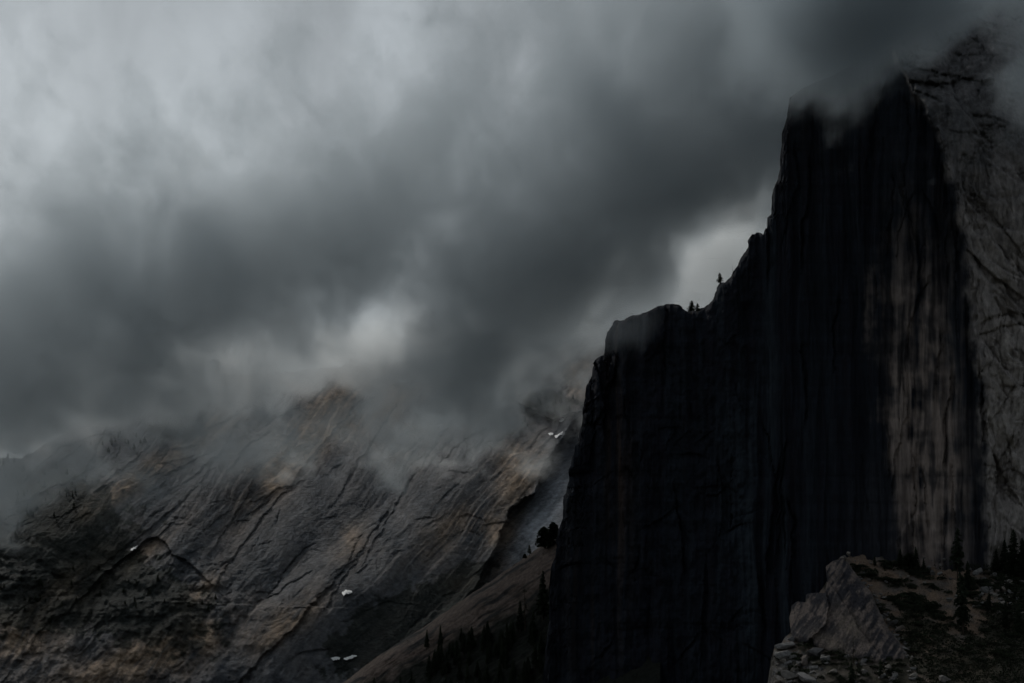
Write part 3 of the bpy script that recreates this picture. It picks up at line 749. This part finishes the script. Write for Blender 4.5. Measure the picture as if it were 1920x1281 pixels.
# on the granite ridge
add_tree('broad', 1022, 1026, 40, 'bushy dark tree on the ridge crest against the pale cliff', Dfun=ridge_D, name='broad_tree', var=0)
add_tree('broad', 1038, 1012, 34, 'dark tree on the ridge crest touching the black cliff', Dfun=ridge_D, name='broad_tree', var=1)
add_tree('pine', 993, 1041, 20, 'small pine on the ridge crest left of the bushy tree', Dfun=ridge_D, name='pine_tree', var=1)
add_tree('broad', 984, 1047, 9, 'low shrubby tree at the ridge crest below the small pine', Dfun=ridge_D, name='broad_tree')
for i, (u, v, h, k) in enumerate([(985, 1180, 88, 'snag'), (1018, 1160, 92, 'fir'), (975, 1185, 60, 'fir'), (1000, 1196, 56, 'fir'), (1036, 1180, 80, 'fir'), (1010, 1150, 40, 'snag')]):
    add_tree(k, u, v, h, ['tall bare-topped conifer on the striped ridge slope', 'tall narrow conifer beside the black cliff on the ridge', 'conifer left of the tall bare-topped one on the ridge slope',
             'short conifer under the tall bare-topped one on the ridge', 'dark conifer pressed against the foot of the black cliff', 'thin dead tree high on the ridge near the cliff'][i], Dfun=ridge_D, name='conifer')
for i, (u, v, h) in enumerate([(884, 1222, 40), (905, 1222, 42), (800, 1216, 36), (826, 1212, 40), (857, 1226, 26), (936, 1222, 34), (956, 1214, 40)]):
    add_tree('fir', u, v, h, ['pointed conifer, left one of a close pair below the striped ridge', 'pointed conifer, right one of a close pair below the striped ridge', 'dark conifer farthest down the ridge with brown rock above',
             'dark conifer beside the one farthest down the ridge', 'short conifer left of the pointed pair', 'conifer right of the pointed pair', 'second conifer right of the pointed pair'][i], Dfun=ridge_D, name='conifer')
n_for = 0
while n_for < 130:
    u = random.uniform(560, 1110); v = random.uniform(1200, 1330)
    crest = np.interp(u, [p[0] for p in RIDGE_TOP], [p[1] for p in RIDGE_TOP])
    lim = crest + 30 + 0.18 * max(0, 860 - u) * 0 + (45 if u < 930 else 75)
    if v < lim: continue
    add_tree('fir', u, v, random.uniform(26, 48), 'black conifer in the shaded forest ' + ('below the pointed pair of conifers' if u < 930 else 'between the pointed pair and the black cliff'), 'forest at the foot of the ridge', ridge_D, wide=random.uniform(.9, 1.5)); n_for += 1
# on the talus
for u, v, h, k, w, lab in [
    (1796, 1088, 100, 'pine', .8, 'tall dark pine standing before the streaked wall above the scree'), (1717, 1068, 44, 'fir', 1.3, 'pointed dark conifer at the foot of the grey flake'),
    (1688, 1062, 34, 'fir', 1.6, 'bushy conifer at the left foot of the grey flake'), (1706, 1066, 30, 'broad', 1.2, 'low round tree between two conifers under the grey flake'),
    (1732, 1074, 28, 'fir', 1.5, 'short conifer right of the pointed one under the streaked wall'), (1806, 1190, 120, 'pine', .7, 'tall dark pine in the middle of the scree slope'),
    (1815, 1110, 60, 'fir', 1.2, 'dark conifer behind the tall mid-slope pine'), (1868, 1074, 46, 'fir', 1.4, 'dark conifer against the pale shoulder wall'),
    (1884, 1072, 62, 'fir', 1.5, 'black conifer left of the tallest one at the right edge'), (1902, 1082, 92, 'fir', 1.4, 'tallest black conifer at the right edge of the scree'),
    (1917, 1090, 84, 'fir', 1.4, 'black conifer cut by the right edge of the picture'), (1911, 1190, 70, 'fir', 1.3, 'dark conifer low on the right edge below the rubble'),
    (1600, 1240, 42, 'snag', 1.2, 'thin dead tree before the great slab'), (1520, 1212, 18, 'broad', 1.0, 'small bushy tree at the left foot of the great slab'),
    (1650, 1275, 40, 'pine', .9, 'dark pine among rubble at the bottom below the slab'), (1636, 1262, 26, 'snag', 1.2, 'small dead tree right of the thin one below the slab'),
    (1597, 1284, 44, 'fir', 1.3, 'dark conifer at the bottom edge in the rubble'), (1640, 1062, 22, 'fir', 1.3, 'small conifer on the crest of the scree beside bare soil'),
    (1885, 1180, 56, 'fir', 1.2, 'dark conifer left of the low one at the right edge'), (1853, 1150, 40, 'pine', .9, 'small pine below the largest tan boulder')]:
    add_tree(k, u, v, h, lab, Dfun=talus_D, name='conifer' if k == 'fir' else ('broad_tree' if k == 'broad' else 'pine_tree'), wide=w, D=None if u != 1600 else 3700.0)
# on the far skyline at the left
for u, v, h, lab in [(14, 868, 20, 'tallest of the misty trees on the far skyline at left edge'), (6, 872, 16, 'misty tree at the very left edge of the skyline'), (26, 868, 14, 'small misty tree right of the tallest on the far skyline')]:
    add_tree('fir', u, v, h, lab, Dfun=far_D, wide=1.5)
for cu, cv, su, sv, nn, where in [(90, 900, 50, 15, 26, 'on the misty shoulder below the left skyline'), (60, 960, 55, 24, 26, 'on the dark slope at the left edge'), (330, 790, 30, 11, 18, 'in mist above the tan slabs'),
                          (230, 830, 30, 9, 14, 'on the misty brow left of the tan slabs'), (1025, 762, 20, 8, 16, 'in the dark clump above the snow patches'), (960, 790, 16, 8, 10, 'left of the dark clump near the cliff'),
                          (250, 1120, 80, 24, 24, 'on the broken ground under the gable-shaped rock'), (70, 1110, 36, 24, 18, 'on the broken ground at the lower left edge')]:
    for _ in range(nn):
        u = random.gauss(cu, su); v = random.gauss(cv, sv)
        if v < np.interp(u, [p[0] for p in FAR_TOP], [p[1] for p in FAR_TOP]) + 4: continue
        add_tree('fir', u, v, random.uniform(7, 14), 'tiny dark conifer ' + where, 'conifers ' + where, far_D, wide=random.uniform(1.3, 2.0))

# ---- shrubs
def shrub_mesh(name, seed, n=260):
    r = np.random.default_rng(seed); V = []; F = []
    for _ in range(n):
        a = r.uniform(0, 2 * pi); e = math.asin(r.random() ** .7); rad = r.uniform(.75, 1.05) * (1 + .25 * sin(3 * a + seed))
        c = np.array([cos(a) * cos(e), sin(a) * cos(e), sin(e) * .8 + .02]) * rad
        t1 = r.normal(size=3); t1 /= np.linalg.norm(t1); t2 = np.cross(t1, r.normal(size=3)); t2 /= np.linalg.norm(t2); s = r.uniform(.08, .19)
        k = len(V); V += [c - t1 * s, c + t2 * s * .7, c + t1 * s, c - t2 * s * .7]; F.append((k, k + 1, k + 2, k + 3))
    o = set_mesh(name, np.array(V), np.array(F), M_SHRUB, None, None, False); me = o.data; bpy.data.objects.remove(o); return me
SHRUBS = [shrub_mesh('shrub_leaves', 400 + i) for i in range(4)]
def put_shrub(u, v, w, h, label, group):
    d = float(talus_D(np.array([u]), np.array([v]))[0]); s = d / FPX
    o = bpy.data.objects.new('shrub', random.choice(SHRUBS)); COL.objects.link(o)
    o.location = tuple(unproj(u, v, d + .2)); o.scale = (w * s * .5, w * s * .45, h * s * .9); o.rotation_euler = (0, 0, random.uniform(-.4, .4))
    tag(o, label, 'shrub', group)
placed = 0
for _ in range(9000):
    if placed >= 290: break
    u = random.uniform(1590, 1925); v = random.uniform(1052, 1150 if placed < 190 else 1240)
    if v < np.interp(u, [p[0] for p in TALUS_TOP], [p[1] for p in TALUS_TOP]) + 5: continue
    if u < 1612 + (v - 1086) * .66 and v > 1060: continue
    if float(brush_mask(np.array([u]), np.array([v]))[0]) < -0.02: continue
    zone = 'left of the tall mid-slope pine' if u < 1796 else 'right of the tall mid-slope pine'
    if v < 1095: zone = 'at the top of the scree under the streaked wall' if u < 1796 else 'at the top of the scree under the shoulder wall'
    elif v > 1165: zone = 'low on the scree slope' if u < 1796 else 'low on the scree at the right edge'
    put_shrub(u, v, random.uniform(12, 30), random.uniform(5, 9), 'dark green shrub ' + zone, 'shrubs ' + zone); placed += 1
for u, v, w, h, lab in [(1620, 1209, 16, 9, 'dark shrub growing on the lower face of the great slab'), (1512, 1214, 34, 12, 'wide dark shrub left of the long pale boulder'),
                        (1572, 1228, 36, 13, 'wide dark shrub right of the long pale boulder'), (1490, 1254, 34, 9, 'low dark shrub under the squarish boulder'), (1676, 1262, 36, 12, 'dark shrub among the rubble at the bottom under the slab tip')]:
    put_shrub(u, v, w, h, lab, None)
for _ in range(75):
    u = random.uniform(1458, 1700); v = random.uniform(1226, 1288)
    put_shrub(u, v, random.uniform(9, 24), random.uniform(5, 9), 'dark shrub between the boulders below the great slab', 'shrubs in the rubble below the slab')
# thick brush lower down the slope reads as one mass
V = []; F = []
r = np.random.default_rng(9); nb = 15000
bu_ = r.uniform(1600, 2060, nb); bv_ = r.uniform(1060, 1330, nb)
ok = (brush_mask(bu_, bv_) + .12 * r.normal(size=nb) > .10) & (bu_ > 1640 + (bv_ - 1100) * .45)
bu_ = bu_[ok]; bv_ = bv_[ok]; bp_ = unproj(bu_, bv_, talus_D(bu_, bv_)); nb = len(bu_)
t1 = r.normal(size=(nb, 4, 3)); t2 = r.normal(size=(nb, 4, 3)); sz = r.uniform(.7, 1.7, (nb, 4, 1))
cc = bp_[:, None, :] + r.normal(size=(nb, 4, 3)) * np.array([1.6, 1.2, .5]) + np.array([0, -.3, .9])
t1 = t1 / np.linalg.norm(t1, axis=-1, keepdims=True) * sz; t2 = t2 / np.linalg.norm(t2, axis=-1, keepdims=True) * sz * .7
q = np.stack([cc - t1, cc + t2, cc + t1, cc - t2], 2).reshape(-1, 3)
brush = set_mesh('brush', q, np.arange(len(q)).reshape(-1, 4), M_SHRUB, None, None, False)
tag(brush, 'thick dark brush covering the lower scree slope', 'brush', kind='stuff')

# ================================================================== clouds
class Nodes:
    """small helper for building field networks"""
    def __init__(self, tree): self.n = tree.nodes; self.l = tree.links
    def put(self, sock, x):
        if x is None: return
        if isinstance(x, (int, float, tuple)): sock.default_value = x
        else: self.l.new(x, sock)
    def math(self, op, *a):
        m = self.n.new('ShaderNodeMath'); m.operation = op
        for i, x in enumerate(a): self.put(m.inputs[i], x)
        return m.outputs[0]
    def vec(self, op, *a):
        m = self.n.new('ShaderNodeVectorMath'); m.operation = op
        for i, x in enumerate(a): self.put(m.inputs[i], x)
        return m.outputs['Value'] if op in ('LENGTH', 'DISTANCE', 'DOT_PRODUCT') else m.outputs[0]
    def rot_y(self, v, deg):
        m = self.n.new('ShaderNodeVectorRotate'); m.rotation_type = 'Y_AXIS'
        self.put(m.inputs['Vector'], v); m.inputs['Angle'].default_value = radians(deg)
        return m.outputs[0]
    def noise(self, v, scale, detail, rough, distort=0.0, color=False):
        m = self.n.new('ShaderNodeTexNoise'); self.put(m.inputs['Vector'], v)
        m.inputs['Scale'].default_value = scale; m.inputs['Detail'].default_value = detail
        m.inputs['Roughness'].default_value = rough; m.inputs['Distortion'].default_value = distort
        return m.outputs['Color' if color else 'Fac']
    def smooth(self, x, a, b, lo, hi):
        m = self.n.new('ShaderNodeMapRange'); m.interpolation_type = 'SMOOTHSTEP'
        self.put(m.inputs[0], x)
        for i, y in enumerate((a, b, lo, hi)): m.inputs[i + 1].default_value = float(y)
        return m.outputs[0]

def cloud(name, label, box, D, dy, blobs, dens, base, color, aniso, tilt, streak, fine, warp, cell, step=3.0, seed=0.0, bottom=None):
    """a cloud filled into a box: soft lumps (u, v, half-width px, half-height px, tilt, weight) at distance D, torn by drifting noise"""
    u0, u1, v0, v1 = box
    lo = unproj(u0, v1, D); hi = unproj(u1, v0, D)
    tree = bpy.data.node_groups.new(name + '_field', 'GeometryNodeTree')
    tree.interface.new_socket('Geometry', in_out='INPUT', socket_type='NodeSocketGeometry')
    tree.interface.new_socket('Geometry', in_out='OUTPUT', socket_type='NodeSocketGeometry')
    N = Nodes(tree)
    gout = N.n.new('NodeGroupOutput'); vc = N.n.new('GeometryNodeVolumeCube'); sm = N.n.new('GeometryNodeSetMaterial')
    pos = N.n.new('GeometryNodeInputPosition').outputs[0]
    p = N.vec('ADD', pos, (seed * 997.0, seed * 331.0, seed * 571.0))
    rp = N.rot_y(p, tilt)
    (ss, samp), (fs, famp) = streak, fine
    wn = N.noise(N.vec('MULTIPLY', p, (1.0, 0.25, 1.0)), ss * 1.6, 5.0, 0.55, 0, True)
    wv = N.vec('MULTIPLY', N.vec('SUBTRACT', wn, (0.5, 0.5, 0.5)), (warp, warp, warp))
    q = N.vec('ADD', pos, wv)
    n1 = N.noise(N.vec('MULTIPLY', N.vec('ADD', rp, N.vec('SCALE', wv, None)) if False else rp, (0.45, 0.22, 1.0)), ss, 6.0, 0.55, 0.8)
    n2 = N.noise(N.vec('MULTIPLY', N.vec('ADD', p, wv), (0.7, 0.14, 0.9)), fs, 6.0, 0.62, 1.2)
    acc = N.math('MULTIPLY_ADD', n1, 2.0 * samp, base - samp)
    acc = N.math('ADD', acc, N.math('MULTIPLY_ADD', n2, 2.0 * famp, -famp))
    n3 = N.noise(N.vec('MULTIPLY', N.vec('ADD', rp, wv), (0.5, 0.08, 1.0)), fs * 2.4, 4.0, 0.6, 0.8)
    acc = N.math('ADD', acc, N.math('MULTIPLY_ADD', n3, 1.1 * famp, -.55 * famp))
    for (u, v, ru, rv, rt, k) in blobs:
        c = unproj(u, v, D); s = D / FPX
        t = N.vec('SUBTRACT', q, tuple(float(x) for x in c))
        t = N.vec('MULTIPLY', N.rot_y(t, -rt), (1 / (ru * s), 1 / (dy * 5.0), 1 / (rv * s)))
        acc = N.math('MULTIPLY_ADD', N.smooth(N.vec('LENGTH', t), 0, 1, 1, 0), float(k), acc)
    sep = N.n.new('ShaderNodeSeparateXYZ'); N.put(sep.inputs[0], pos)
    # thin out towards every side of the bank
    fade = N.smooth(N.math('ABSOLUTE', N.math('SUBTRACT', sep.outputs[1], float(D))), dy * .35, dy * .98, dens, 0)
    ex = (hi[0] - lo[0]) * .5; ez = (hi[2] - lo[2]) * .5
    fx = N.smooth(N.math('ABSOLUTE', N.math('SUBTRACT', sep.outputs[0], float(lo[0] + ex))), ex * .86, ex * .99, 1, 0)
    fz = N.smooth(N.math('ABSOLUTE', N.math('SUBTRACT', sep.outputs[2], float(lo[2] + ez))), ez * .84, ez * .99, 1, 0)
    acc = N.math('MULTIPLY', N.math('MULTIPLY', N.math('MAXIMUM', acc, 0.0), fade), N.math('MULTIPLY', fx, fz))
    N.put(vc.inputs['Density'], acc); vc.inputs['Background'].default_value = 0.0
    vc.inputs['Min'].default_value = (lo[0], D - dy, lo[2]); vc.inputs['Max'].default_value = (hi[0], D + dy, hi[2])
    for ax, ext, k in (('X', hi[0] - lo[0], 1), ('Y', 2 * dy, 2.0), ('Z', hi[2] - lo[2], 1)):
        vc.inputs['Resolution ' + ax].default_value = max(8, int(ext / (cell * k)))
    m, n, l = new_mat(name)
    out = n.new('ShaderNodeOutputMaterial'); pv = n.new('ShaderNodeVolumePrincipled')
    pv.inputs['Color'].default_value = (*color, 1); pv.inputs['Anisotropy'].default_value = aniso; pv.inputs['Density'].default_value = 1.0
    l.new(pv.outputs[0], out.inputs['Volume'])
    m.cycles.volume_step_rate = step; m.cycles.volume_sampling = 'DISTANCE'
    sm.inputs['Material'].default_value = m
    N.l.new(vc.outputs[0], sm.inputs['Geometry']); N.l.new(sm.outputs[0], gout.inputs[0])
    v = [(x, y, z) for x in (lo[0], hi[0]) for y in (D - dy, D + dy) for z in (lo[2], hi[2])]
    f = [(0, 1, 3, 2), (4, 6, 7, 5), (0, 4, 5, 1), (2, 3, 7, 6), (0, 2, 6, 4), (1, 5, 7, 3)]
    o = set_mesh(name, v, f, m, None, None, False)
    md = o.modifiers.new('field', 'NODES'); md.node_group = tree
    tag(o, label, 'cloud', kind='stuff')
    return o

# the dark bank in front of the distant mountain and the sky
cloud('cloud_bank', 'dark grey storm cloud drifting across the mountainside and sky', (-720, 2250, -460, 1110), 4930.0, 360.0, [
    (1200, 330, 640, 320, -32, 0.95), (1600, 40, 720, 330, 0, 0.95), (1470, 300, 200, 160, -60, 0.7), (960, 540, 380, 190, -40, 0.55),
    (200, 570, 720, 250, -14, 0.78), (-520, 560, 480, 300, 0, 0.8), (40, 740, 420, 130, 0, 0.20), (600, 420, 560, 260, -35, 0.50),
    (1350, 515, 210, 90, -48, -1.7), (665, 655, 390, 100, -12, -0.75), (240, 20, 1000, 300, -14, -0.30),
    (860, 690, 110, 190, -40, 0.70), (730, 830, 170, 110, -40, 0.30), (600, 1130, 1700, 350, -10, -1.6)],
    0.0085, 0.15, (0.66, 0.725, 0.765), 0.3, 50, (0.0045, 0.85), (0.013, 0.9), 260.0, 6.5, 4.0)
# pale mist lying on the distant mountain's crest
cloud('crest_mist', 'pale mist glowing along the crest of the distant mountain', (-420, 1750, 240, 920), 5560.0, 210.0, [
    (260, 715, 420, 110, -20, 1.7), (650, 672, 460, 95, -8, 1.35), (1020, 610, 320, 110, -30, 1.5), (1360, 480, 320, 170, -40, 1.3), (20, 765, 260, 75, -8, 1.2)],
    0.011, -0.12, (0.92, 0.95, 0.96), 0.45, 60, (0.006, 0.6), (0.018, 0.85), 170.0, 6.5, 4.0, seed=1.0)
# cloud wrapped about the summit of the dome
cloud('summit_cloud', 'grey cloud wrapped round the summit of the granite dome', (1260, 2240, -360, 420), 3850.0, 200.0, [
    (1560, 25, 300, 235, -18, 2.5), (1800, -50, 420, 150, -10, 1.7), (1930, 130, 90, 200, 0, 0.8), (1560, 190, 180, 90, -20, .35)],
    0.0095, -0.30, (0.50, 0.57, 0.62), 0.3, 30, (0.009, 0.4), (0.022, 0.8), 120.0, 5.0, 4.0, seed=2.0)
cloud('mist_wisp', 'thin wisp of mist over the left corner of the black cliff', (980, 1350, 470, 780), 4060.0, 110.0, [(1165, 625, 150, 75, -20, 0.9)],
      0.0032, -0.35, (0.5, 0.57, 0.63), 0.3, 40, (0.012, 0.4), (0.03, 0.5), 60.0, 5.0, seed=3.0)
